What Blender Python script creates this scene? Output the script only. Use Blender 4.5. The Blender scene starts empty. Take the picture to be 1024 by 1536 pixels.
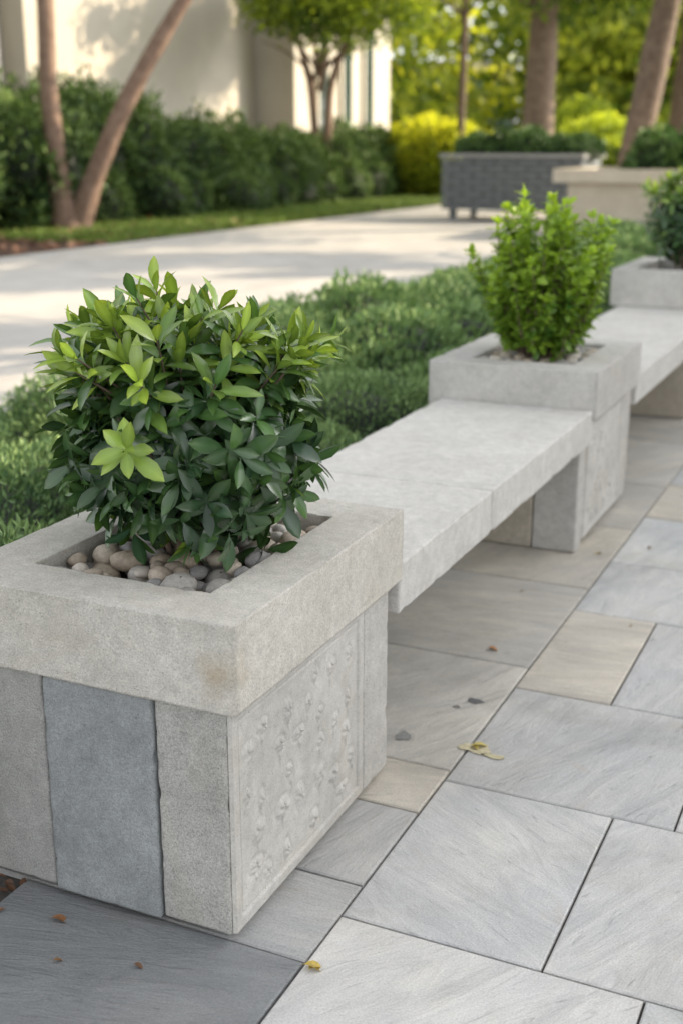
import bpy, bmesh, math
import numpy as np
from mathutils import Vector
scene=bpy.context.scene
COL=scene.collection
def nrm(a): return a/np.maximum(np.linalg.norm(a,axis=-1,keepdims=True),1e-9)
def nz(p,seed=0,freq=1.0,oct=6):
    r=np.random.default_rng(1000+seed); o=np.zeros(p.shape[:-1])
    for k in range(oct):
        d=r.normal(size=3); d/=np.linalg.norm(d); f=freq*(0.7+1.3*k/oct*1.6)
        o+=np.sin(p@d*f*6.28+r.uniform(0,6.28))
    return o/math.sqrt(oct)
# ---------------------------------------------------------------- materials
def newmat(name):
    m=bpy.data.materials.new(name); m.use_nodes=True
    nt=m.node_tree; nt.nodes.clear()
    out=nt.nodes.new('ShaderNodeOutputMaterial'); b=nt.nodes.new('ShaderNodeBsdfPrincipled')
    nt.links.new(b.outputs[0],out.inputs[0])
    return m,nt,b,out
def N(nt,t,**k):
    n=nt.nodes.new(t)
    for a,v in k.items(): setattr(n,a,v)
    return n
def mix(nt,fac,a,b,mode='MIX'):
    n=N(nt,'ShaderNodeMix',data_type='RGBA',blend_type=mode)
    for i,v in ((0,fac),(6,a),(7,b)):
        if hasattr(v,'links'): nt.links.new(v,n.inputs[i])
        elif i==0: n.inputs[0].default_value=v
        else: n.inputs[i].default_value=(*v,1)
    return n.outputs[2]
def noise(nt,vec,scale,detail=4,rough=.55,dist=0):
    n=N(nt,'ShaderNodeTexNoise'); n.inputs['Scale'].default_value=scale
    n.inputs['Detail'].default_value=detail; n.inputs['Roughness'].default_value=rough
    n.inputs['Distortion'].default_value=dist
    nt.links.new(vec,n.inputs['Vector']); return n.outputs[0]
def ramp(nt,v,a,b,c0=(0,0,0),c1=(1,1,1)):
    n=N(nt,'ShaderNodeValToRGB'); e=n.color_ramp.elements
    e[0].position=a; e[1].position=b; e[0].color=(*c0,1); e[1].color=(*c1,1)
    nt.links.new(v,n.inputs[0]); return n.outputs[0]
def bump(nt,b,v,strength,dist,prev=None):
    n=N(nt,'ShaderNodeBump'); n.inputs['Strength'].default_value=strength; n.inputs['Distance'].default_value=dist
    nt.links.new(v,n.inputs['Height'])
    if prev is not None: nt.links.new(prev,n.inputs['Normal'])
    nt.links.new(n.outputs[0],b.inputs['Normal']); return n.outputs[0]
def stone(name,c0,c1,grain=.25,stain=.25,stain_at=None,rough=.75,bmp=.5):
    m,nt,b,out=newmat(name)
    tc=N(nt,'ShaderNodeTexCoord').outputs['Object']
    col=ramp(nt,noise(nt,tc,5,5,.6,.4),.32,.68,c0,c1)
    midn=noise(nt,tc,34,4,.65)
    mid=ramp(nt,midn,.3,.7,(.85,.85,.85),(1.08,1.08,1.08))
    col=mix(nt,1,col,mid,'MULTIPLY')
    sp=noise(nt,tc,270,3,.8)
    col=mix(nt,1,col,ramp(nt,sp,.34,.66,(1-grain*1.7,)*3,(1+grain*1.1,)*3),'MULTIPLY')
    v=N(nt,'ShaderNodeTexVoronoi'); v.inputs['Scale'].default_value=100; nt.links.new(tc,v.inputs['Vector'])
    pit=ramp(nt,v.outputs['Distance'],.08,.17,(.35,.34,.32),(1,1,1))
    col=mix(nt,.6,col,pit,'MULTIPLY')
    if stain:
        st=ramp(nt,noise(nt,tc,3.1,6,.7,.8),.50,.75)
        f=N(nt,'ShaderNodeMath',operation='MULTIPLY'); nt.links.new(st,f.inputs[0]); f.inputs[1].default_value=stain
        col=mix(nt,f.outputs[0],col,(.42,.34,.23))
    if stain_at:
        d=N(nt,'ShaderNodeVectorMath',operation='DISTANCE'); nt.links.new(tc,d.inputs[0]); d.inputs[1].default_value=stain_at[:3]
        a=N(nt,'ShaderNodeMath',operation='ADD'); nt.links.new(d.outputs['Value'],a.inputs[0])
        q=N(nt,'ShaderNodeMath',operation='MULTIPLY'); nt.links.new(noise(nt,tc,22,5,.7),q.inputs[0]); q.inputs[1].default_value=stain_at[3]*1.6
        nt.links.new(q.outputs[0],a.inputs[1])
        mk=ramp(nt,a.outputs[0],stain_at[3]*.8,stain_at[3]*1.9,(.6,)*3,(0,)*3)
        col=mix(nt,mk,col,(.36,.25,.12))
    nt.links.new(col,b.inputs['Base Color']); b.inputs['Roughness'].default_value=rough
    n1=bump(nt,b,sp,bmp,.003)
    bump(nt,b,midn,.35,.006,n1)
    return m
def leafmat(name,rough=.4,tr=.3,spec=.5):
    m,nt,b,out=newmat(name)
    at=N(nt,'ShaderNodeAttribute',attribute_name='Col').outputs['Color']
    nt.links.new(at,b.inputs['Base Color']); b.inputs['Roughness'].default_value=rough
    b.inputs['Specular IOR Level'].default_value=spec
    if tr:
        t=N(nt,'ShaderNodeBsdfTranslucent'); 
        c2=mix(nt,1,at,(1.6,1.5,.6),'MULTIPLY'); nt.links.new(c2,t.inputs[0])
        ms=N(nt,'ShaderNodeMixShader'); ms.inputs[0].default_value=tr
        nt.links.new(b.outputs[0],ms.inputs[1]); nt.links.new(t.outputs[0],ms.inputs[2]); nt.links.new(ms.outputs[0],out.inputs[0])
    return m
def vcolmat(name,rough=.7,sc=90):
    m,nt,b,out=newmat(name)
    at=N(nt,'ShaderNodeAttribute',attribute_name='Col').outputs['Color']
    tc=N(nt,'ShaderNodeTexCoord').outputs['Object']
    nn=noise(nt,tc,sc,4,.65)
    col=mix(nt,1,at,ramp(nt,nn,.3,.7,(.75,.75,.75),(1.2,1.2,1.2)),'MULTIPLY')
    nt.links.new(col,b.inputs['Base Color']); b.inputs['Roughness'].default_value=rough
    bump(nt,b,nn,.3,.002)
    return m
def simple(name,c0,c1,sc=4,rough=.8,bd=.01,bs=.3):
    m,nt,b,out=newmat(name)
    tc=N(nt,'ShaderNodeTexCoord').outputs['Object']
    nn=noise(nt,tc,sc,5,.65)
    nt.links.new(ramp(nt,nn,.3,.7,c0,c1),b.inputs['Base Color']); b.inputs['Roughness'].default_value=rough
    if bs: bump(nt,b,nn,bs,bd)
    return m
def slabmat(name,rough=.62,hero=True):
    m,nt,b,out=newmat(name)
    at=N(nt,'ShaderNodeAttribute',attribute_name='Col').outputs['Color']
    tcn=N(nt,'ShaderNodeTexCoord'); tc=tcn.outputs['Object']; uv=tcn.outputs['UV']
    big=noise(nt,uv,2.6,4,.6)
    if not hero:
        col=mix(nt,1,at,ramp(nt,big,.3,.7,(.86,.86,.86),(1.1,1.1,1.1)),'MULTIPLY')
        nt.links.new(col,b.inputs['Base Color']); b.inputs['Roughness'].default_value=rough; return m
    mp=N(nt,'ShaderNodeMapping'); mp.inputs['Scale'].default_value=(2.5,9,1); nt.links.new(uv,mp.inputs[0])
    v1=noise(nt,mp.outputs[0],1.0,7,.74,1.5)
    mp2=N(nt,'ShaderNodeMapping'); mp2.inputs['Scale'].default_value=(7,46,1); nt.links.new(uv,mp2.inputs[0])
    v2=noise(nt,mp2.outputs[0],1.0,4,.7,1.6)
    col=mix(nt,1,at,ramp(nt,v1,.32,.64,(.81,.82,.83),(1.08,1.08,1.07)),'MULTIPLY')
    col=mix(nt,.8,col,ramp(nt,v2,.27,.39,(.52,.53,.54),(1.02,1.02,1.02)),'MULTIPLY')
    col=mix(nt,.9,col,ramp(nt,big,.3,.7,(.84,.85,.88),(1.12,1.10,1.06)),'MULTIPLY')
    col=mix(nt,1,col,ramp(nt,noise(nt,tc,1.7,6,.7,.6),.36,.52,(.87,.86,.84),(1,1,1)),'MULTIPLY')
    gr=noise(nt,tc,260,3,.8)
    col=mix(nt,1,col,ramp(nt,gr,.32,.68,(.79,)*3,(1.15,)*3),'MULTIPLY')
    rst=ramp(nt,noise(nt,uv,4.3,5,.7,1),.60,.78,(0,)*3,(.4,)*3)
    col=mix(nt,rst,col,(.48,.38,.27))
    nt.links.new(col,b.inputs['Base Color']); b.inputs['Roughness'].default_value=rough
    n1=bump(nt,b,gr,.4,.002)
    n2=bump(nt,b,v1,.8,.012,n1)
    bump(nt,b,v2,.6,.003,n2)
    return m
# ---------------------------------------------------------------- mesh helpers
def mk(name,V,Q,mat,cols=None,uv=None,smooth=False,parent=None):
    V=np.asarray(V,np.float32).reshape(-1,3); Q=np.asarray(Q,np.int32).reshape(-1,4)
    me=bpy.data.meshes.new(name)
    me.vertices.add(len(V)); me.vertices.foreach_set('co',V.ravel())
    me.loops.add(Q.size); me.loops.foreach_set('vertex_index',Q.ravel())
    me.polygons.add(len(Q)); me.polygons.foreach_set('loop_start',np.arange(0,Q.size,4,dtype=np.int32))
    me.update(calc_edges=True)
    me.polygons.foreach_set('use_smooth',np.full(len(Q),smooth))
    if cols is not None:
        a=me.color_attributes.new('Col','FLOAT_COLOR','POINT')
        c=np.ones((len(V),4),np.float32); c[:,:3]=cols; a.data.foreach_set('color',c.ravel())
    if uv is not None:
        l=me.uv_layers.new(name='UVMap'); l.data.foreach_set('uv',np.asarray(uv,np.float32)[Q.ravel()].ravel())
    me.materials.append(mat)
    o=bpy.data.objects.new(name,me); COL.objects.link(o)
    if parent: o.parent=parent
    return o
def empty(name):
    o=bpy.data.objects.new(name,None); COL.objects.link(o); return o
def fin(bm,name,mat,parent,smooth=False):
    me=bpy.data.meshes.new(name); bm.normal_update(); bm.to_mesh(me); bm.free(); me.materials.append(mat)
    if smooth: me.polygons.foreach_set('use_smooth',np.full(len(me.polygons),True))
    o=bpy.data.objects.new(name,me); COL.objects.link(o)
    if parent: o.parent=parent
    return o
def wear(bm,xs,ys,zs,amt=.0035,seed=0,tol=.013,cuts=36):
    es=[e for e in bm.edges if e.calc_length()>.05]
    bmesh.ops.subdivide_edges(bm,edges=es,cuts=cuts,use_grid_fill=True)
    bm.normal_update()
    P=np.array([v.co[:] for v in bm.verts]); Nn=np.array([v.normal[:] for v in bm.verts])
    c=sum((np.abs(P[:,i:i+1]-np.array(a)[None]).min(1)<tol).astype(int) for i,a in enumerate((xs,ys,zs)))
    chip=np.clip(nz(P,seed,9)-.75,0,2)*amt*1.3+np.clip(nz(P,seed+1,26)-.6,0,2)*amt*.6
    d=np.where(c>=2,chip,0)+.0005*nz(P,seed+2,5)
    P=P-Nn*d[:,None]
    for v,p in zip(bm.verts,P): v.co=p
def box(name,x0,x1,y0,y1,z0,z1,mat,parent=None,bev=.004,seg=2,worn=False,seed=0):
    bm=bmesh.new(); bmesh.ops.create_cube(bm,size=1)
    for v in bm.verts:
        v.co=Vector(((x0+x1)/2+v.co.x*(x1-x0),(y0+y1)/2+v.co.y*(y1-y0),(z0+z1)/2+v.co.z*(z1-z0)))
    if bev: bmesh.ops.bevel(bm,geom=bm.edges[:],offset=bev,segments=seg,affect='EDGES',profile=.6)
    if worn: wear(bm,(x0,x1),(y0,y1),(z0,z1),seed=seed)
    return fin(bm,name,mat,parent,worn)
def ring(name,x0,x1,y0,y1,ix0,ix1,iy0,iy1,z0,z1,mat,parent,bev=.008,worn=True):
    bm=bmesh.new()
    O=[(x0,y0),(x1,y0),(x1,y1),(x0,y1)]; I=[(ix0,iy0),(ix1,iy0),(ix1,iy1),(ix0,iy1)]
    ot=[bm.verts.new((*p,z1)) for p in O]; it=[bm.verts.new((*p,z1)) for p in I]
    ob=[bm.verts.new((*p,z0)) for p in O]; ib=[bm.verts.new((*p,z0)) for p in I]
    for i in range(4):
        j=(i+1)%4
        bm.faces.new((ot[i],ot[j],it[j],it[i])); bm.faces.new((ob[j],ob[i],ib[i],ib[j]))
        bm.faces.new((ob[i],ob[j],ot[j],ot[i])); bm.faces.new((it[i],it[j],ib[j],ib[i]))
    es=[e for e in bm.edges if e.calc_face_angle(0)>.3]
    bmesh.ops.bevel(bm,geom=es,offset=bev,segments=3,affect='EDGES',profile=.5)
    bmesh.ops.recalc_face_normals(bm,faces=bm.faces)
    if worn: wear(bm,(x0,x1,ix0,ix1),(y0,y1,iy0,iy1),(z0,z1),.003,int(y0*10))
    return fin(bm,name,mat,parent,worn)
def tube(pts,rad,ns=10,wob=.06,seed=0):
    pts=np.asarray(pts,float); rad=np.asarray(rad,float)
    t=np.linspace(0,1,len(pts)); m=max(len(pts)*4,8); tt=np.linspace(0,1,m)
    P=np.stack([np.interp(tt,t,pts[:,i]) for i in range(3)],1)
    for _ in range(3):
        P[1:-1]=P[:-2]*.25+P[1:-1]*.5+P[2:]*.25
    r=np.interp(tt,t,rad)
    d=nrm(np.gradient(P,axis=0)); ref=np.array([.31,.95,.02]) 
    a=nrm(np.cross(d,ref)); b=np.cross(d,a)
    an=np.linspace(0,2*np.pi,ns,endpoint=False)
    V=P[:,None]+ (a[:,None]*np.cos(an)[None,:,None]+b[:,None]*np.sin(an)[None,:,None])*r[:,None,None]
    w=1+wob*nz(V*1.0/max(rad.max(),1e-3)*.3,seed,.6)
    V=P[:,None]+(V-P[:,None])*w[...,None]
    V=V.reshape(-1,3)
    i=np.arange(m-1)[:,None]*ns; j=np.arange(ns)[None]; j2=(j+1)%ns
    Q=np.stack([i+j,i+j2,i+ns+j2,i+ns+j],-1).reshape(-1,4)
    return V,Q
def merge(parts):
    V=[];Q=[];C=[];o=0
    for p in parts:
        V.append(p[0]);Q.append(p[1]+o);o+=len(p[0])
        if len(p)>2: C.append(np.broadcast_to(p[2],(len(p[0]),3)))
    return np.concatenate(V),np.concatenate(Q),(np.concatenate(C) if C else None)
def sphere(c,r,nu=20,nv=12,seed=0,amp=.06,z0=None):
    th=np.linspace(.06,np.pi-.06,nv); ph=np.linspace(0,2*np.pi,nu,endpoint=False)
    U=np.stack([np.sin(th)[:,None]*np.cos(ph),np.sin(th)[:,None]*np.sin(ph),np.cos(th)[:,None]+0*ph],-1).reshape(-1,3)
    V=np.asarray(c)+U*np.asarray(r)*(1+amp*nz(U,seed,.6))[:,None]
    i=np.arange(nv-1)[:,None]*nu; j=np.arange(nu)[None]; j2=(j+1)%nu
    Q=np.stack([i+j,i+nu+j,i+nu+j2,i+j2],-1).reshape(-1,4)
    return V,Q
LT=np.array([0,.1,.25,.45,.65,.85,1.0]); LW=np.array([.05,.12,.6,.93,1,.62,.02])
def leaves(B,D,Nn,L,HW,curv,fold,lw=LW,wave=0):
    n=len(B); D=nrm(D); S=nrm(np.cross(D,Nn)); U=np.cross(S,D)
    t=LT[None,:,None]; L=L[:,None,None]; HW=HW[:,None,None]; curv=curv[:,None,None]
    C=B[:,None]+D[:,None]*L*t*(1-.15*np.abs(curv)*t)-U[:,None]*L*curv*t*t
    w=lw[None,:,None]*HW
    f=fold*w
    wv=wave*np.sin(LT*14)[None,:,None]*HW
    A=C-S[:,None]*w+U[:,None]*(f+wv); E=C+S[:,None]*w+U[:,None]*(f-wv)
    V=np.stack([A,C,E],2).reshape(n,21,3)
    q=[]
    for i in range(6):
        for s in range(2):
            q.append([i*3+s,i*3+s+1,i*3+4+s-0,i*3+3+s])
    Q=(np.arange(n)[:,None,None]*21+np.array(q)[None]).reshape(-1,4)
    return V.reshape(-1,3),Q
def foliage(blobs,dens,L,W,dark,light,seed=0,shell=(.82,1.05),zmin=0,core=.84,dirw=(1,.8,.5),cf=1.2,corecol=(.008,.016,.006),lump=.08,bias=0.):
    r=np.random.default_rng(seed); blobs=np.asarray(blobs,float); P=[];NN=[];DP=[]
    for bi,b in enumerate(blobs):
        c=b[:3]; rr=b[3:6]; p=1.6
        area=4*np.pi*(((rr[0]*rr[1])**p+(rr[0]*rr[2])**p+(rr[1]*rr[2])**p)/3)**(1/p)
        n=int(dens*area); u=nrm(r.normal(size=(n,3)))
        s=r.uniform(shell[0],shell[1],n)
        pos=c+u*rr*(s*(1+lump*nz(u,seed*31+bi,.9)))[:,None]
        nn=nrm(u/rr)
        k=pos[:,2]>zmin; pos=pos[k];nn=nn[k];s=s[k]
        if core:
          for bj in range(len(blobs)):
            if bj==bi: continue
            if np.linalg.norm(blobs[bj,:3]-c)>blobs[bj,3:6].max()+rr.max(): continue
            q=(((pos-blobs[bj,:3])/(blobs[bj,3:6]*.84))**2).sum(1)>1
            pos=pos[q];nn=nn[q];s=s[q]
        P.append(pos);NN.append(nn);DP.append((s-shell[0])/(shell[1]-shell[0]))
    P=np.concatenate(P);NN=np.concatenate(NN);DP=np.concatenate(DP);n=len(P)
    d=nrm(NN*dirw[0]+r.normal(size=(n,3))*dirw[1]+np.array([0,0,dirw[2]]))
    s=nrm(np.cross(d,r.normal(size=(n,3)))); l=(L*r.uniform(.6,1.3,n))[:,None]; w=(W*r.uniform(.6,1.3,n))[:,None]
    up=np.cross(s,d)
    V=np.stack([P,P+d*l*.5+s*w*.5,P+d*l+up*l*.12,P+d*l*.5-s*w*.5],1).reshape(-1,3)
    Q=np.arange(n*4).reshape(-1,4)
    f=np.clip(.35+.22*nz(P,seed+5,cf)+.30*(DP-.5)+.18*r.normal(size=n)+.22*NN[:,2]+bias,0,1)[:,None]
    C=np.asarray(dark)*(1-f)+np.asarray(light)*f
    C=np.repeat(C,4,0)
    parts=[(V,Q,C)]
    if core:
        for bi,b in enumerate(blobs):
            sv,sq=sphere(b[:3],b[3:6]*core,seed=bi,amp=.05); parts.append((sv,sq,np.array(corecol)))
    return merge(parts)
# ---------------------------------------------------------------- material set
M_cap=stone('cap_limestone',(.52,.495,.44),(.64,.615,.56),.16,.36,(-.94,1.575,.53,.045))
M_seat=stone('seat_concrete',(.57,.555,.52),(.66,.645,.61),.11,.14)
M_cap2=stone('cap_concrete',(.47,.455,.425),(.57,.555,.525),.14,.18)
M_b1=stone('block_grey',(.38,.375,.35),(.48,.47,.44),.22,.18)
M_b2=stone('block_bluegrey',(.23,.245,.25),(.35,.365,.37),.16,.0)
M_b3=stone('block_grey_green',(.32,.32,.30),(.41,.405,.385),.18,.05)
M_pan=stone('carved_stone',(.47,.455,.425),(.60,.585,.55),.10,.40,bmp=.3)
M_tan=stone('tan_stone',(.44,.39,.32),(.54,.49,.41),.2,.3)
M_slab=slabmat('paving_slate')
M_path=slabmat('path_slab',.75,False)
M_soil=simple('soil',(.02,.014,.010),(.07,.05,.035),30,.95,.02,.8)
M_grout=simple('grout',(.06,.055,.05),(.12,.11,.10),60,.95,.003,0)
M_mulch=simple('mulch',(.03,.015,.01),(.13,.07,.045),22,.95,.04,1)
M_ground=simple('ground_soil',(.05,.045,.025),(.10,.11,.04),3,.95,.03,0)
M_leafH=leafmat('leaf_glossy',.24,.15,.65)
M_leafB=leafmat('leaf_bright',.42,.3)
M_leafh=leafmat('leaf_hedge',.55,0,.3)
M_leafT=leafmat('leaf_tree',.5,.5,.3)
M_bark=simple('bark',(.10,.07,.05),(.24,.175,.13),9,.9,.02,.6)
M_bark2=simple('bark_smooth',(.16,.10,.07),(.28,.19,.14),7,.85,.01,.4)
M_peb=vcolmat('pebble',.6,120)
M_dead=vcolmat('dead_leaf',.6,120)
M_wall=simple('wall_render',(.46,.42,.35),(.53,.49,.415),1.2,.85,.002,0)
M_wall2=simple('wall_grey',(.25,.25,.24),(.32,.32,.31),2,.8,.002,0)
M_planterg=simple('slat_grey',(.11,.125,.13),(.19,.205,.21),12,.7,.003,0)
M_planterc=simple('cream_stone',(.46,.405,.315),(.56,.50,.40),5,.8,.003,0)
def flat(name,c,rg):
    m,nt,b,out=newmat(name); b.inputs['Base Color'].default_value=(*c,1); b.inputs['Roughness'].default_value=rg; return m
M_glass=flat('window_glass',(.03,.05,.05),.08)
M_teal=flat('teal_facade',(.25,.42,.40),.2)
# ---------------------------------------------------------------- paving
def tiles(name,T,mat,gap=.0025,ch=.0035,seed=1,parent=None):
    r=np.random.default_rng(seed); V=[];Q=[];C=[];UV=[];o=0
    for (x0,x1,y0,y1,c,ang) in T:
        x0+=gap;x1-=gap;y0+=gap;y1-=gap; dz=r.uniform(-.0012,.0012)
        P=[]
        for (i,z) in ((0,-.035),(0,-ch*.8),(ch,0)):
            P+= [(x0+i,y0+i,z+dz),(x1-i,y0+i,z+dz),(x1-i,y1-i,z+dz),(x0+i,y1-i,z+dz)]
        V+=P
        for l in (0,4):
            for k in range(4): Q.append([o+l+k,o+l+(k+1)%4,o+l+4+(k+1)%4,o+l+4+k])
        Q.append([o+8,o+9,o+10,o+11]); o+=12
        C+=[c]*12
        a=math.radians(ang); ox,oy=r.uniform(0,50,2)
        for p in P: UV.append((p[0]*math.cos(a)+p[1]*math.sin(a)+ox,-p[0]*math.sin(a)+p[1]*math.cos(a)+oy+p[2]))
    return mk(name,V,Q,mat,np.array(C),np.array(UV),parent=parent)
gray=(.575,.57,.56); lg=(.625,.615,.60); bl=(.545,.553,.553); tan=(.59,.545,.475); bg=(.57,.545,.50); dk=(.22,.23,.24)
T=[]
for y0,y1,c,a in ((-1.5,-.4,dk,10),(-.4,.62,dk,30),(.62,1.59,(.25,.258,.265),15),(1.59,1.84,(.48,.475,.465),0),(1.84,2.131,(.46,.455,.445),80),(2.131,2.33,tan,20),
      (2.33,2.95,bg,60),(2.95,3.62,(.54,.515,.47),10),(3.62,4.30,(.55,.515,.455),70),(4.30,4.95,(.49,.47,.43),20),(4.95,5.75,bg,50),(5.75,6.6,(.46,.44,.40),0),(6.6,7.6,bg,30)):
    if y1<1.6: T.append((-1.40,-.803,y0,y1,c,a))
    else: T.append((-1.56,-.803,y0,y1,c,a))
rows=[-1.5,-.9,-.2,.42,1.10,1.738,2.285,2.817,3.42,3.917,4.487,5.0,5.62,6.25,6.8,7.5,8.2]
known={1.10:([-.803,-.25,.5,1.3],[lg,bl,gray]),1.738:([-.803,-.426,.35,1.2],[gray,lg,gray]),
 2.285:([-.803,-.30,.4,1.1],[(.585,.58,.57),lg,gray]),2.817:([-.803,-.553,0.1,.8],[tan,(.59,.585,.58),lg]),
 3.42:([-.803,-.2,.5],[(.60,.60,.595),gray]),3.917:([-.803,-.35,.4],[(.58,.59,.59),lg]),4.487:([-.803,-.45,.3],[tan,bl])}
angs=[70,-20,65,60,-25,72,15,80]
r=np.random.default_rng(3); k=0
for i in range(len(rows)-1):
    y0,y1=rows[i],rows[i+1]
    if y0 in known: xs,cs=known[y0]; xs=list(xs); cs=list(cs)
    else: xs=[-.803];cs=[]
    while xs[-1]<5:
        xs.append(xs[-1]+r.uniform(.45,.95))
    while len(cs)<len(xs)-1: cs.append([gray,lg,bl,tan,gray,lg][r.integers(6)])
    for j in range(len(xs)-1):
        T.append((xs[j],xs[j+1],y0,y1,tuple(np.array(cs[j])*r.uniform(.92,1.06)),angs[k%8]+r.uniform(-8,8))); k+=1
pave=tiles('stone_pavement',T,M_slab)
def sheet(name,x0,x1,y0,y1,z,mat,parent=None):
    return mk(name,[(x0,y0,z),(x1,y0,z),(x1,y1,z),(x0,y1,z)],[[0,1,2,3]],mat,parent=parent)
sheet('ground',-150,150,-60,260,-.06,M_ground)
sheet('paving_bed',-1.56,6.5,-1.6,8.3,-.010,M_grout)
sheet('planting_bed_soil',-3.35,-1.40,-1.6,14,-.014,M_soil)
T=[];r=np.random.default_rng(5)
xs=np.arange(-10.5,-3.3,1.2)
ys=np.arange(-2,60,1.8)
for i,x in enumerate(xs):
    for y in ys:
        g=r.uniform(.94,1.05); T.append((x,x+1.2,y+(i%2)*.9,y+1.8+(i%2)*.9,(.44*g,.425*g,.40*g),90))
tiles('path',T,M_path,gap=.004)
T=[]
for x in np.arange(-3.3,14,1.2):
    for y in np.arange(14.1,60,1.8):
        g=r.uniform(.94,1.05); T.append((x,x+1.2,y,y+1.8,(.42*g,.405*g,.375*g),90))
tiles('plaza_path',T,M_path,gap=.004,seed=9)
sheet('path_bed',-10.5,14,-3,62,-.03,M_grout)
# ---------------------------------------------------------------- planters
def planter(y0,by0,ztop,zc,capmat,hero=False):
    e=empty('stone_planter'); y1=y0+.725; x0,x1=-1.515,-.91
    ix0,ix1,iy0,iy1=-1.395,-1.022,y0+.118,y0+.612
    ring('cap',x0,x1,y0,y1,ix0,ix1,iy0,iy1,zc,ztop,capmat,e)
    zb=.018; zt=zc-.003
    box('corner_block',-1.079,-.938 ,by0,by0+.555,zb,zt,M_b1 if hero else M_cap2,e,.008,3,hero,3)
    box('front_block_middle',-1.313,-1.082,by0-.006,by0+.15,zb-.004,zt,M_b2 if hero else M_tan,e,.008,3,hero,4)
    box('front_block_side',-1.497,-1.316,by0-.001,by0+.2,zb,zt,M_b3 if hero else M_tan,e,.008,3,hero,5)
    box('side_block_end',-1.079,-.932,by0+.558,y1-.025,zb,zt,M_cap2,e,.006,3,hero,6)
    box('back_block',-1.497,-1.35,by0+.203,y1-.025,zb,zt,M_b3,e,.006)
    box('core',-1.345,-1.085,by0+.155,y1-.04,.0,zt-.01,M_b3,e,0)
    box('shadow_gap_pad',-1.46,-.965,by0+.04,y1-.05,-.004,zb+.004,M_soil,e,0)  # dark inset pad; its colour puts in the shadow gap under the blocks
    box('soil',ix0-.01,ix1+.01,iy0-.01,iy1+.01,zc+.02,ztop-.062,M_soil,e,0)
    ny,nzv=(300,230) if hero else (120,90)
    Y=np.linspace(by0+.004,by0+.550,ny); Z=np.linspace(zb+.004,zt-.004,nzv)
    YY,ZZ=np.meshgrid(Y,Z,indexing='ij'); D=np.zeros_like(YY)
    ed=np.minimum(np.minimum(YY-Y[0],Y[-1]-YY),np.minimum(ZZ-Z[0],Z[-1]-ZZ))
    D-=.0060*np.exp(-((ed-.026)/.003)**2); D-=.0035*(1/(1+np.exp(-(ed-.030)/.0015)))
    rr=np.random.default_rng(11)
    inner=1/(1+np.exp(-(ed-.04)/.004))
    pts=[]
    for _ in range(400):
        p=(rr.uniform(Y[0]+.05,Y[-1]-.05),rr.uniform(Z[0]+.05,Z[-1]-.05))
        if all(math.hypot(p[0]-a,p[1]-b)>.058 for a,b in pts): pts.append(p)
    for cy,cz in pts:
        dy=YY-cy; dz=ZZ-cz; th=np.arctan2(dz,dy)+rr.uniform(0,6); ec=rr.uniform(.7,1.3); q=np.hypot(dy*ec,dz/ec)
        s=rr.uniform(.010,.018); amp=rr.uniform(.004,.008); npet=rr.integers(3,6)
        pet=.5+.5*np.cos(npet*th+q*60)
        D+=inner*amp*np.exp(-(q/s)**2)*(.15+pet)
        D-=inner*amp*.9*np.exp(-(q/(s*.32))**2)
        D-=inner*amp*.35*np.exp(-((q-s*1.5)/(s*.4))**2)
        sl=rr.uniform(-.4,.4)
        D+=inner*amp*.6*np.exp(-((dy+sl*dz-.004*np.sin(dz*90))/.0028)**2)*np.exp(-((dz+.022)/rr.uniform(.008,.02))**2)
    P3=np.stack([YY,ZZ,0*YY],-1)
    D+=inner*(.0008*nz(P3,3,9))+.0002*nz(P3,4,30)
    X=-.930+D
    X[0,:]=X[-1,:]=-.9375; X[:,0]=X[:,-1]=-.9375
    V=np.stack([X,YY,ZZ],-1).reshape(-1,3)
    i=np.arange(ny-1)[:,None]*nzv; j=np.arange(nzv-1)[None]
    Q=np.stack([i+j,i+nzv+j,i+nzv+j+1,i+j+1],-1).reshape(-1,4)
    mk('carved_panel',V,Q,M_pan,smooth=True,parent=e)
    rr=np.random.default_rng(int(y0*10)); parts=[]; pl=[]
    pal=np.array([(.46,.38,.29),(.52,.45,.36),(.38,.36,.33),(.48,.45,.41),(.31,.30,.29),(.54,.49,.42),(.42,.35,.28)])
    for lay,zz,nmax in ((0,ztop-.050,150),(1,ztop-.024,90)):
        pl=[]
        for _ in range(5000):
            rad=rr.uniform(.016,.033) ; x=rr.uniform(ix0+rad*.9,ix1-rad*.9); y=rr.uniform(iy0+rad*.9,iy1-rad*.9)
            if all(math.hypot(x-a,y-b)>(rad+c)*.86 for a,b,c in pl):
                pl.append((x,y,rad))
            if len(pl)>nmax: break
        for x,y,rad in pl:
            if lay==1 and rr.random()<.2: continue
            v,q=sphere((0,0,0),(rad*rr.uniform(1,1.25),rad*rr.uniform(.8,1),rad*rr.uniform(.6,.8)),16,10,int(rr.integers(1000)),.05)
            a=rr.uniform(0,6.28); t=rr.normal()*.25; c,s=math.cos(a),math.sin(a)
            Rm=np.array([[c,-s,0],[s,c,0],[0,0,1]])@np.array([[1,0,0],[0,math.cos(t),-math.sin(t)],[0,math.sin(t),math.cos(t)]])
            v=v@Rm.T+np.array([x,y,zz+rr.uniform(-.004,.004)])
            parts.append((v,q,pal[rr.integers(len(pal))]*rr.uniform(.85,1.1)))
    V,Q,C=merge(parts); mk('pebbles',V,Q,M_peb,C,smooth=True,parent=e)
    return e
planter(1.56,1.575,.615,.455,M_cap,True)
planter(4.03,4.035,.620,.455,M_cap2)
p3=empty('stone_planter')
ring('cap',-1.515,-.91,6.9,7.8,-1.4,-1.03,7.02,7.68,.49,.69,M_cap2,p3,worn=False)
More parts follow.
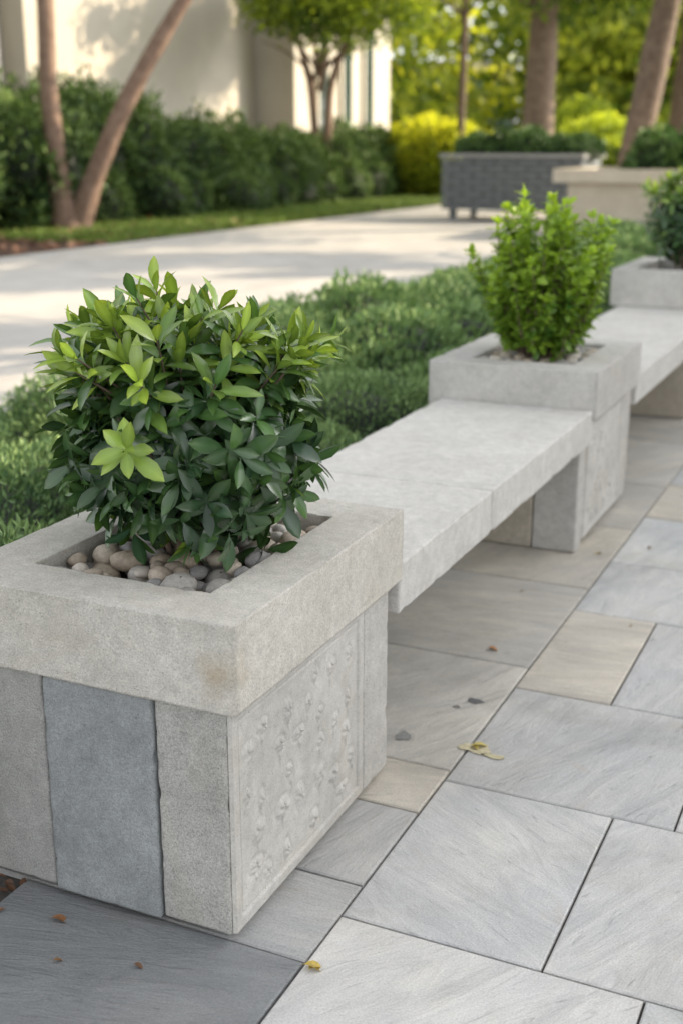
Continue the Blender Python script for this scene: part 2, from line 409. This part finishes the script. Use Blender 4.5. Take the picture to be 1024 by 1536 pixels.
box('base',-1.49,-.93,6.93,7.76,.01,.487,M_cap2,p3,.006)
box('soil',-1.41,-1.02,7.01,7.69,.5,.63,M_soil,p3,0)
def bench(y0,y1,ys,sup,worn=False):
    e=empty('stone_bench'); prev=y0
    for i,y in enumerate(list(ys)+[y1]):
        box('seat_slab_%d'%(i+1),-1.465,-.918,prev+.0008,y-.0008,.373,.489,M_seat,e,.006,3,worn,20+i); prev=y
    for n,(a,b,x0,x1,m) in enumerate(sup): box('support_%d'%(n+1),x0,x1,a,b,.004,.371,m,e,.007,3)
    return e
bench(2.287,4.026,[2.93],[(3.935,4.022,-1.085,-.932,M_cap2),(3.935,4.022,-1.44,-1.089,M_tan)],True)
bench(4.759,6.897,[5.8],[(6.3,6.85,-1.44,-.95,M_tan)])
# ---------------------------------------------------------------- hero shrub
def shrub_hero(name,c,rad,seed,zbase,special=None,n_out=360):
    r=np.random.default_rng(seed); c=np.array(c); rad=np.array(rad)
    B=[];D=[];NN=[];L=[];HW=[];CV=[];C=[];parts=[]
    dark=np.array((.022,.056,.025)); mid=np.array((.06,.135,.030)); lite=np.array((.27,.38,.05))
    def ros(P,A,k,ln,tmin,tmax,f,special=False,slim=1.):
        A=A/np.linalg.norm(A); e1=np.cross(A,(0.3,.2,.93)); e1/=np.linalg.norm(e1); e2=np.cross(A,e1); ph=r.uniform(0,6.28)
        for j in range(k):
            ph+=2.399+r.normal()*.2; th=math.radians(tmin+(tmax-tmin)*(1-j/k)+r.normal()*8)
            rd=math.cos(ph)*e1+math.sin(ph)*e2
            d=math.cos(th)*A+math.sin(th)*rd; n=-rd*math.cos(th)+A*math.sin(th)
            l=ln*r.uniform(.72,1.18)*(1-.25*j/k)
            B.append(P-A*.014*(1-j/k)*2);D.append(d);NN.append(n+r.normal(size=3)*.15);L.append(l);HW.append(l*slim*r.uniform(.15,.20)*(1.2 if special else 1));CV.append(r.uniform(.0,.42))
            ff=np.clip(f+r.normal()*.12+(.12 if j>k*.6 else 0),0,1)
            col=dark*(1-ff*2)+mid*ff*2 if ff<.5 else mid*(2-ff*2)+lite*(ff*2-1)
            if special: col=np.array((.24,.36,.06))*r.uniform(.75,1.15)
            C.append(col*r.uniform(.8,1.2))
    us=nrm(r.normal(size=(n_out*2,3)));cnt=0
    for u in us:
        if cnt>=n_out: break
        if u[2]<-.97: continue
        cnt+=1
        lump=1+.11*nz(u[None],seed,.8)[0]
        s=lump*(r.uniform(.84,1.04) if cnt%4 else r.uniform(.6,.82))
        P=c+u*rad*s
        if u[2]<-.2: P[:2]=c[:2]+(P[:2]-c[:2])*1.06
        A=u*.9+np.array([0,0,.30])+r.normal(size=3)*.32
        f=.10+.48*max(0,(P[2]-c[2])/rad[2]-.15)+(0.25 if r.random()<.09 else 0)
        ros(P,A,r.integers(5,9),.080,30,95,f)
    for i in range(64):
        a=r.uniform(0,6.28); q=math.sqrt(r.random())*1.03
        u=np.array([math.cos(a)*q,math.sin(a)*q,math.sqrt(max(0,1-q*q*.55))])
        A=np.array([u[0]*1.0,u[1]*1.0,1.0])+r.normal(size=3)*.25; A/=np.linalg.norm(A)
        ext=r.uniform(.01,.06) if i%3 else r.uniform(.06,.11)
        P0=c+u*rad*.86; P=P0+A*ext
        parts.append(tube([P0-A*.05,P0,P],[.0025,.002,.0015],6,.03,i))
        f=r.uniform(.45,.92)
        ros(P,A,r.integers(5,8),.084,8,50,f,slim=.86)
        ros(P-A*.03,A,r.integers(3,5),.076,40,85,f-.25,slim=.95)
        if ext>.085: ros(P-A*.06,A,3,.072,45,85,f-.35,slim=.95)
    if special is not None:
        ros(np.array(special[0]),np.array(special[1]),9,.074,25,84,.9,True)
    V,Q=leaves(np.array(B),np.array(D),np.array(NN),np.array(L),np.array(HW),np.array(CV),.30)
    Cc=np.repeat(np.array(C),21,0)
    k=np.tile(np.arange(21)%3==1,len(B)); Cc[k]=Cc[k]*1.4+.014
    tipk=np.tile(np.arange(21)>=15,len(B)); Cc[tipk]*=np.array((1.12,1.05,.95))
    e=empty(name)
    mk('foliage',V,Q,M_leafH,Cc,smooth=True,parent=e)
    for i in range(18):
        a=r.uniform(0,6.28); q=r.uniform(.0,.07); b=np.array([c[0]+math.cos(a)*q,c[1]+math.sin(a)*q,zbase])
        u=nrm(r.normal(size=3)+np.array([0,0,.6])); t=c+u*rad*.8
        parts.append(tube([b,b*.5+t*.5+np.array([0,0,.03]),t],[.007,.005,.002],7,.05,i))
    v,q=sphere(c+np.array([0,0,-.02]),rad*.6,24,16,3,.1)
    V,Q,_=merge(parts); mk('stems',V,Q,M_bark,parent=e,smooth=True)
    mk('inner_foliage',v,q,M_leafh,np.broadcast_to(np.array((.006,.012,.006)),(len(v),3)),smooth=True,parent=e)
    return e
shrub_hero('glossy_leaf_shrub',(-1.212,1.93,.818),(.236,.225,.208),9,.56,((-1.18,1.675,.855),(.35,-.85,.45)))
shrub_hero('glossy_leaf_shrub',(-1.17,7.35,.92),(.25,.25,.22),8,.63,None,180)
def shrub_bright(name,b,seed):
    r=np.random.default_rng(seed); b=np.array(b); B=[];D=[];NN=[];L=[];C=[]; parts=[]
    def put(P,ax,th,ph,l,f):
        e1=nrm(np.cross(ax,(.2,.9,.1)));e2=np.cross(ax,e1); rd=math.cos(ph)*e1+math.sin(ph)*e2
        d=math.cos(th)*ax+math.sin(th)*rd; B.append(P);D.append(d);NN.append(-rd*math.cos(th)+ax*math.sin(th)+r.normal(size=3)*.35);L.append(l)
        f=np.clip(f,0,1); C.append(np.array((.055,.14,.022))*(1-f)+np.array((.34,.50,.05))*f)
    for i in range(105):
        a=r.uniform(0,6.28); q=math.sqrt(r.random()); h=r.uniform(.30,.62)*(1-.10*q)
        if r.random()<.42: h=r.uniform(.10,.40); q=r.uniform(.7,1.05)
        R0=.215*(.5+.5*math.sin(min(1,h/.36)*1.57))
        if i%9==0: R0*=1.3
        tip=b+np.array([math.cos(a)*q*R0,math.sin(a)*q*R0,h]); s=b+np.array([math.cos(a)*q*.05,math.sin(a)*q*.05,0])
        md=(s+tip)/2+np.array([math.cos(a),math.sin(a),-.2])*.035+r.normal(size=3)*.012
        if i<70: parts.append(tube([s,md,tip],[.005,.003,.0015],6,.03,i))
        nw=int(h/.028)
        for w in range(1,nw+1):
            t=.2+.8*w/nw; P=(1-t)**2*s+2*t*(1-t)*md+t*t*tip; ax=nrm((tip-md)*t+(md-s)*(1-t)+r.normal(size=3)*.01)
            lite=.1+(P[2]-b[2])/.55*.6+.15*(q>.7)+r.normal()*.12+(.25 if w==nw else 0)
            kk=r.integers(5,8); ph=r.uniform(0,6.28)
            for j in range(kk):
                th=math.radians(r.uniform(10,50) if w==nw else r.uniform(35,90))
                put(P+r.normal(size=3)*.004,ax,th,ph+j*6.28/kk+r.normal()*.25,r.uniform(.030,.052)*(1-.15*t),lite+r.normal()*.12)
    n=len(B);L=np.array(L)
    lw=np.array([.06,.25,.75,.85,1,.65,.05])
    V,Q=leaves(np.array(B),np.array(D),np.array(NN),L,L*.27,r.uniform(-.1,.5,n),.25,lw,.25)
    e=empty(name); mk('foliage',V,Q,M_leafB,np.repeat(np.array(C),21,0),smooth=True,parent=e)
    v,q,_=merge(parts); mk('stems',v,q,M_bark,parent=e)
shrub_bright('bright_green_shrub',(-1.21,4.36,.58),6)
# ---------------------------------------------------------------- low hedge behind the bench
r=np.random.default_rng(21); nb=[];fb=[]
y=1.95
while y<13:
    for x in (-1.88,-2.38,-2.88):
        bx=x+r.uniform(-.14,.14); by=y+r.uniform(-.24,.24); h=r.uniform(.36,.58)+(.02 if x<-2 else -.04)
        rx=.33 if x>-2 else .37
        (nb if by<5.2 else fb).append((bx,by,h*.45,rx*r.uniform(.85,1.15),.36*r.uniform(.8,1.25),h*.58))
    y+=.55
nb+=[(-2.0,1.45,.2,.33,.36,.28),(-2.5,1.35,.22,.36,.36,.30)]
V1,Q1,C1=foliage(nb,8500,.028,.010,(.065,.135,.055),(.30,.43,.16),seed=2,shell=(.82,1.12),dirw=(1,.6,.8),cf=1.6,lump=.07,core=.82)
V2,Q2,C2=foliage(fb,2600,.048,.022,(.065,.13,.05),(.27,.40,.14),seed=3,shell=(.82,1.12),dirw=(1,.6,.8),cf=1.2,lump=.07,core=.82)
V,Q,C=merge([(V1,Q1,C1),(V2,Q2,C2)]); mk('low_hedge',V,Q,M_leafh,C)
# ---------------------------------------------------------------- background planting strip
sheet('mulch_bed',-15.5,-10.505,-3,60,-.026,M_mulch)
r=np.random.default_rng(31)
n=42000; x=r.uniform(-13.2,-10.6,n); yy=r.uniform(15.0,42,n)
k=(nz(np.stack([x,yy,0*x],1),2,.25)>-1.2); x=x[k];yy=yy[k]; n=len(x)
P=np.stack([x,yy,np.full(n,-.02)],1); d=nrm(r.normal(size=(n,3))*.4+np.array([0,0,1])); s=nrm(np.cross(d,r.normal(size=(n,3)))); l=r.uniform(.06,.15,n)[:,None]
V=np.stack([P,P+d*l*.5+s*.012,P+d*l,P+d*l*.5-s*.012],1).reshape(-1,3)
f=r.random(n)[:,None]; C=np.array((.08,.14,.02))*(1-f)+np.array((.22,.31,.05))*f
mk('grass_strip',V,np.arange(4*n).reshape(-1,4),M_leafh,np.repeat(C,4,0))
n=900; P=np.stack([r.uniform(-14,-10.7,n),r.uniform(11,20,n),r.uniform(-.02,.04,n)],1)
d=nrm(r.normal(size=(n,3))*np.array([1,1,.25])); V,Q=leaves(P,d,np.tile([0,0,1.],(n,1))+r.normal(size=(n,3))*.4,r.uniform(.08,.16,n),r.uniform(.03,.05,n),r.uniform(-.4,.6,n),.3)
C=np.array((.26,.13,.07))*r.uniform(.5,1.4,(n,1)); mk('leaf_litter',V,Q,M_dead,np.repeat(C,21,0))
bl_=[];y=8
while y<46:
    H=np.interp(y,[8,17,22,28,46],[2.4,2.3,1.85,1.6,1.5])
    for x in (-14.0,-15.0):
        bl_.append((x+r.uniform(-.35,.3),y+r.uniform(-.3,.3),H*.42,.8*r.uniform(.85,1.2),.8*r.uniform(.8,1.3),H*.58*r.uniform(.75,1.2)))
    y+=1.2
V,Q,C=foliage(bl_,430,.14,.07,(.028,.065,.02),(.18,.27,.06),seed=7,shell=(.8,1.14),cf=.45,lump=.14)
mk('background_hedge',V,Q,M_leafh,C)
bs=[(-13.4+r.uniform(-.35,.35),y+r.uniform(-.3,.3),.3,.6,.6*r.uniform(.8,1.3),.5*r.uniform(.7,1.5)) for y in np.arange(19,42,1.3)]
V,Q,C=foliage(bs,480,.11,.05,(.04,.085,.025),(.19,.28,.07),seed=8,cf=.6); mk('border_shrubs',V,Q,M_leafh,C)
bs=[(-12.1,33,.8,1.3,1.2,1.1),(-11.1,34.5,.7,1.1,1.2,.9),(-13.1,34,.9,1.2,1.2,1.2)]
V,Q,C=foliage(bs,340,.18,.09,(.14,.22,.02),(.54,.56,.06),seed=9,cf=.5,corecol=(.06,.10,.01)); mk('golden_bush',V,Q,M_leafT,C)
bs=[(x,y,.6,1.5,1.3,z) for x,y,z in ((-8,38,1.4),(-5.5,37,1.3),(-3,39,1.5),(-6.8,33,.9),(-10,42,1.7),(-1,37,1.3),(-4.2,31.5,1.0),(-2.0,28.0,1.3),(-7,44,2.4),(-3.5,45,2.6),(-11.5,46,2.2))]
V,Q,C=foliage(bs,220,.2,.10,(.10,.17,.02),(.42,.50,.07),seed=10,cf=.3,corecol=(.05,.08,.01)); mk('sunlit_shrubs',V,Q,M_leafT,C)
bs=[]
for i in range(44):
    a=math.radians(r.uniform(-2,36)); d=r.uniform(52,85); bs.append((-math.sin(a)*d,math.cos(a)*d,r.uniform(1,9),r.uniform(3,5),r.uniform(3,5),r.uniform(2.0,4)))
V,Q,C=foliage(bs,10,.6,.4,(.07,.13,.02),(.48,.52,.08),seed=12,shell=(.5,1.2),cf=.08,core=0); mk('distant_trees',V,Q,M_leafT,C)
sheet('lawn',-40,-3,44,60,-.02,flat('lawn_green',(.16,.22,.04),.9))
# ---------------------------------------------------------------- trees
def tree(name,trunks,crown,mat,dens,L,W,dark,light,seed,core=0,shell=(.35,1.1)):
    e=empty(name); parts=[tube(p,rd,14,.05,i+seed) for i,(p,rd) in enumerate(trunks)]
    V,Q,_=merge(parts); mk('trunk_and_limbs',V,Q,mat,smooth=True,parent=e)
    V,Q,C=foliage(crown,dens,L,W,dark,light,seed=seed,shell=shell,core=core,cf=.35,dirw=(.5,1,.1),lump=.15); mk('crown',V,Q,M_leafT,C,parent=e)
def branches(base,top,n,spread,zr,seed,r0):
    r=np.random.default_rng(seed); o=[]
    for i in range(n):
        a=r.uniform(0,6.28)+i*2.4; t=r.uniform(.0,1); s=np.array(base)*(1-t)+np.array(top)*t
        q=s+np.array([math.cos(a)*spread*r.uniform(.6,1),math.sin(a)*spread*r.uniform(.6,1),r.uniform(*zr)])
        o.append(([s,s*.6+q*.4+np.array([0,0,.2]),q],[r0,r0*.6,r0*.2]))
    return o
def crownblobs(c,R0,rz,n,seed,bs=(.32,.5)):
    r=np.random.default_rng(seed); o=[]
    for i in range(n):
        u=nrm(r.normal(size=3))*r.uniform(.4,1); s=r.uniform(*bs)*R0
        o.append((c[0]+u[0]*R0*.75,c[1]+u[1]*R0*.75,c[2]+u[2]*rz*.7,s,s,s*.75))
    return o
GD=(.05,.10,.02); GL=(.32,.42,.06)
b=np.array([-12.9,17.1,-.03])
tree('forked_tree',[([b+(-.05,-.1,0),(-13.0,16.95,1.0),(-13.08,16.95,2.4),(-12.95,16.9,3.7),(-13.2,17.0,5.2)],[.24,.17,.145,.14,.1]),
   ([b+(.05,.05,0),(-12.55,17.25,.75),(-12.0,17.5,2.0),(-11.35,17.9,3.2),(-10.9,18.1,3.9),(-10.4,18.4,5.4)],[.24,.165,.15,.13,.12,.09]),
   ([b+(0,0,-.1),b+(0,0,.15),b+(0,0,.45)],[.36,.27,.15])]+branches((-13.2,17,4.6),(-13.3,17,5.2),4,2,(1,2),1,.08)+branches((-10.9,18.1,4.6),(-10.4,18.4,5.4),4,2,(1,2),2,.08),
   crownblobs((-12,17.6,7.3),3.2,1.6,18,4,(.2,.4)),M_bark2,20,.17,.09,GD,GL,41)
b=np.array([-14.1,29.2,0])
tree('small_ornamental_tree',[([b,b+(-.1,0,1.5),b+(-.2,0,2.9),b+(-.9,.2,4.6)],[.14,.11,.10,.05]),([b+(.12,.1,0),b+(.2,.1,1.5),b+(.25,.1,2.9),b+(1.0,.3,4.6)],[.13,.11,.10,.05]),
   ([b+(.05,0,2.7),b+(.3,-.2,3.5),b+(.2,-.3,4.8)],[.09,.07,.03])]+branches(b+(-.1,0,2.9),b+(.1,0,3.5),8,1.7,(.7,1.5),3,.05),
   crownblobs(b+(.5,0,5.0),3.2,1.3,26,5,(.2,.42)),M_bark2,46,.17,.10,GD,(.34,.44,.05),42)
def bigtree(name,b,lean,r0,seed,R0=4,zc=7,nb=30,rz=2.2,dens=22,bs=(.32,.5),core=0,shell=(.35,1.1)):
    b=np.array(b,float); t=b+np.array([lean[0],lean[1],5.2])
    tree(name,[([b+(0,0,-.05),b*.75+t*.25,b*.5+t*.5,t],[r0*1.25,r0,r0*.93,r0*.75]),([b+(0,0,-.1),b+(0,0,.2),b+(0,0,.7)],[r0*1.7,r0*1.3,r0*.9])]+branches(b*.25+t*.75,t,9,R0*.6,(.8,2.4),seed,r0*.3),
      crownblobs((t[0],t[1],zc),R0,rz,nb,seed,bs),M_bark,dens,.22,.12,GD,GL,seed+50,core,shell)
bigtree('shade_tree',(-7.55,26.2,0),(.1,0),.34,1,4.2,5.7,26,2.2,18,(.2,.42))
bigtree('shade_tree',(-4.75,22,0),(.75,.2),.25,2,3.6,5.4,20,1.9,18,(.2,.42))
bigtree('shade_tree',(-5.4,30.5,0),(.3,0),.3,3,4.5,6.0,24,2.3,16,(.2,.42))
bigtree('shade_tree',(-11.6,32.8,0),(.4,-.9),.11,4,4.6,7.7,34,1.8,40,(.07,.17),.7,(.7,1.3))  # thin tree added; its crown clumps are shaped to dapple the cream wall
bigtree('shade_tree',(1.8,12.5,0),(.2,.1),.22,11,4.6,7.0,17,2.0,30,(.09,.20),.85,(.8,1.15))  # unseen tree added beside the frame, crown clumped to dapple the path
bigtree('shade_tree',(2.0,21,0),(.2,.1),.22,12,4.6,7.0,17,2.0,30,(.09,.20),.85,(.8,1.15))  # second unseen tree, added for dapples farther along the path
# ---------------------------------------------------------------- background planters
e=empty('slatted_planter')
box('body',-8.22,-5.68,22.55,24.1,.22,1.1,M_soil,e,.01)
for i in range(8):
    z=.2+i*.117
    w=.42; x=-8.3-(i%2)*.21
    while x<-5.6:
        a=max(x+.008,-8.3); b2=min(x+w-.008,-5.6)
        if b2-a>.05: box('front_slat',a,b2,22.5,22.55,z,z+.095,M_planterg,e,.008,1)
        x+=w
    for j in range(4):
        box('side_slat',-5.68,-5.62,22.56+j*.385,22.56+j*.385+.37,z,z+.095,M_planterg,e,.008,1)
box('rim',-8.34,-5.56,22.46,24.2,1.145,1.22,M_wall2,e,.01)
for x in (-8.1,-5.9):
    for yq in (22.65,23.9): box('foot',x-.06,x+.06,yq-.06,yq+.06,-.01,.21,M_planterg,e,.005)
bs=[(-7.8+i*.5,23.3+r.uniform(-.3,.3),1.25,.4,.5,.3*r.uniform(.8,1.4)) for i in range(5)]
V,Q,C=foliage(bs,600,.12,.06,(.03,.07,.025),(.14,.24,.06),seed=15,zmin=1.2,cf=.8); mk('planter_greenery',V,Q,M_leafh,C)
e=empty('cream_planter')
box('body',-4.95,.8,19.05,20.9,-.01,.82,M_planterc,e,.02)
ring('rim',-5.15,1,18.9,21.05,-4.9,.75,19.15,20.8,.822,1.02,M_planterc,e,.02,False)
box('soil',-4.91,.76,19.14,20.81,.823,.93,M_soil,e,0)
bs=[(-3.7+i*.55,20+r.uniform(-.3,.3),1.05,.45,.5,.45*r.uniform(.8,1.3)) for i in range(7)]
V,Q,C=foliage(bs,520,.15,.07,(.03,.07,.025),(.15,.26,.06),seed=16,zmin=.9,cf=.8); mk('planter_greenery',V,Q,M_leafh,C)
# ---------------------------------------------------------------- building on the left
e=empty('rendered_building')
box('main_wall',-24,-17,21.4,31.2,-.05,11,M_wall,e,0)
box('projecting_wing',-24,-15.8,31.203,37.9,-.05,12,M_wall,e,0)
box('recess_wall',-24,-17.6,8,21.397,-.05,11,M_wall2,e,0)
for y in (9.5,12,14.5,17): 
    box('window',-17.6,-17.57,y,y+1.8,.5,8,M_glass,e,0)
for y in (8.9,11.5,14.1,16.7,19.3,20.4): box('fin',-17.597,-17.1,y,y+.3,-.05,10.9,M_wall2,e,.01)
for y in (32.6,34.2,35.8): 
    box('slot_window',-15.8,-15.77,y,y+.7,.9,9,M_glass,e,0); box('window_surround',-15.797,-15.70,y-.14,y-.003,.8,9.1,M_wall,e,.01)
for y in (22.6,25.2,27.8): box('upper_window',-17,-16.97,y,y+1.4,6,8,M_glass,e,0)
box('parapet',-24.1,-16.9,21.3,31.1,11.003,11.3,M_wall2,e,.02)
e=empty('glass_pavilion')
box('facade',-30,-21.5,62,70,-.05,5,M_teal,e,0)
for x in np.arange(-30,-21.5,1.4): box('mullion',x,x+.12,61.9,61.997,-.05,5,M_wall,e,0)
box('roof_slab',-30.5,-21,61.3,70.5,5.003,5.5,M_wall,e,.02)
e=empty('unseen_shade_building')  # unseen building added right of the frame to keep the foreground in shade
box('block',8,16,3,19,-.05,7.2,M_wall,e,0)
for y in np.arange(4,18,2.6):
    for z in (.8,4.0): box('window',7.97,7.999,y,y+1.5,z,z+1.7,M_glass,e,0)
box('parapet',7.9,16.1,2.9,19.1,7.203,7.5,M_wall2,e,.02)
# ---------------------------------------------------------------- fallen leaves & stains
r=np.random.default_rng(77)
def fleaf(x,y,l,a,col,cv=.5,z=.006):
    V,Q=leaves(np.array([[x,y,z]]),np.array([[math.cos(a),math.sin(a),.15]]),np.array([[0,.15,1.]]),np.array([l]),np.array([l*.27]),np.array([cv]),.5)
    mk('fallen_leaf',V,Q,M_dead,np.array(col),smooth=True)
fleaf(-.80,1.575,.040,.3,(.50,.36,.07)); fleaf(-.785,1.565,.030,1.2,(.45,.33,.08))
fleaf(-.945,3.02,.035,.2,(.42,.18,.05)); fleaf(-.93,3.03,.022,1.9,(.36,.15,.05)); fleaf(-1.275,1.50,.036,.4,(.26,.12,.05)); fleaf(-1.195,1.403,.018,.9,(.28,.15,.06)); fleaf(-1.065,1.455,.02,.1,(.16,.08,.04))
fleaf(-.865,3.96,.03,1,(.50,.36,.1)); fleaf(-.70,4.1,.03,2,(.4,.2,.07)); fleaf(-.3,3.1,.02,2,(.4,.2,.07)); fleaf(-.62,3.35,.016,1,(.45,.30,.1)); fleaf(-.98,3.5,.018,2.6,(.38,.22,.08)); fleaf(-.66,4.62,.03,.4,(.48,.33,.1))
def spot(name,x,y,rx,ry,col,seed):
    rr=np.random.default_rng(seed); n=32; a=np.linspace(0,6.283,n,endpoint=False); q=1+.16*np.sin(a*3+seed)+.10*np.sin(a*5+2*seed)+.06*np.sin(a*9+seed)
    V=[(x+math.cos(t)*rx*k,y+math.sin(t)*ry*k,.0016) for t,k in zip(a,q)]
    Q=[[i,i+1,n-2-i,n-1-i] for i in range(n//2-1)]
    mk(name,V,Q,M_dead,np.array(col))
spot('dark_paving_spot',-.868,2.691,.020,.013,(.13,.13,.135),1); spot('dark_paving_spot',-.961,2.436,.018,.022,(.26,.26,.25),2); spot('dark_paving_spot',-.90,2.64,.010,.007,(.18,.17,.16),3)
spot('yellow_petal_stain',-.785,2.45,.038,.024,(.56,.50,.33),4); spot('yellow_petal_stain',-.735,2.43,.026,.010,(.56,.50,.31),5)
fleaf(-.80,2.455,.04,.4,(.55,.46,.14),.2,.003); fleaf(-.775,2.44,.03,2.4,(.52,.42,.12),.2,.003)
n=260; P=np.stack([r.uniform(-1.75,-1.38,n),r.uniform(.8,1.6,n),r.uniform(-.008,.012,n)],1)
V,Q=leaves(P,nrm(r.normal(size=(n,3))*np.array([1,1,.3])),np.tile([0,0,1.],(n,1))+r.normal(size=(n,3))*.3,r.uniform(.015,.035,n),r.uniform(.004,.008,n),r.uniform(-.3,.3,n),.3)
mk('mulch_chips',V,Q,M_dead,np.repeat(np.array((.18,.09,.05))*r.uniform(.4,1.3,(n,1)),21,0))
# ---------------------------------------------------------------- light
EL=math.radians(28); AZ=math.radians(50)
S=Vector((math.sin(AZ)*math.cos(EL),math.cos(AZ)*math.cos(EL),math.sin(EL)))
sl=bpy.data.lights.new('sun','SUN'); sl.energy=8.5; sl.angle=math.radians(.5); sl.color=(1,.82,.58)
so=bpy.data.objects.new('sun',sl); COL.objects.link(so); so.rotation_euler=S.to_track_quat('Z','Y').to_euler(); so.location=(10,10,20)
w=bpy.data.worlds.new('World'); scene.world=w; w.use_nodes=True; nt=w.node_tree
bgn=nt.nodes['Background']; sk=nt.nodes.new('ShaderNodeTexSky'); sk.sky_type='NISHITA'; sk.sun_disc=False; sk.sun_elevation=EL; sk.sun_rotation=AZ; sk.dust_density=2.0
hs=nt.nodes.new('ShaderNodeHueSaturation'); hs.inputs['Saturation'].default_value=.14
nt.links.new(sk.outputs[0],hs.inputs['Color']); nt.links.new(hs.outputs[0],bgn.inputs[0]); bgn.inputs[1].default_value=.41
# ---------------------------------------------------------------- camera
cam=bpy.data.cameras.new('camera'); co=bpy.data.objects.new('camera',cam); COL.objects.link(co); scene.camera=co
cam.sensor_fit='VERTICAL'; cam.sensor_height=36; cam.sensor_width=24; cam.lens=42.56; cam.clip_end=600; cam.clip_start=.05
co.location=(0,0,1.35); co.rotation_euler=(math.radians(90-16.8),0,math.radians(24.77))
cam.dof.use_dof=True; cam.dof.focus_distance=2.2; cam.dof.aperture_fstop=2.9
scene.view_settings.view_transform='Standard'; scene.view_settings.look='None'; scene.view_settings.exposure=0
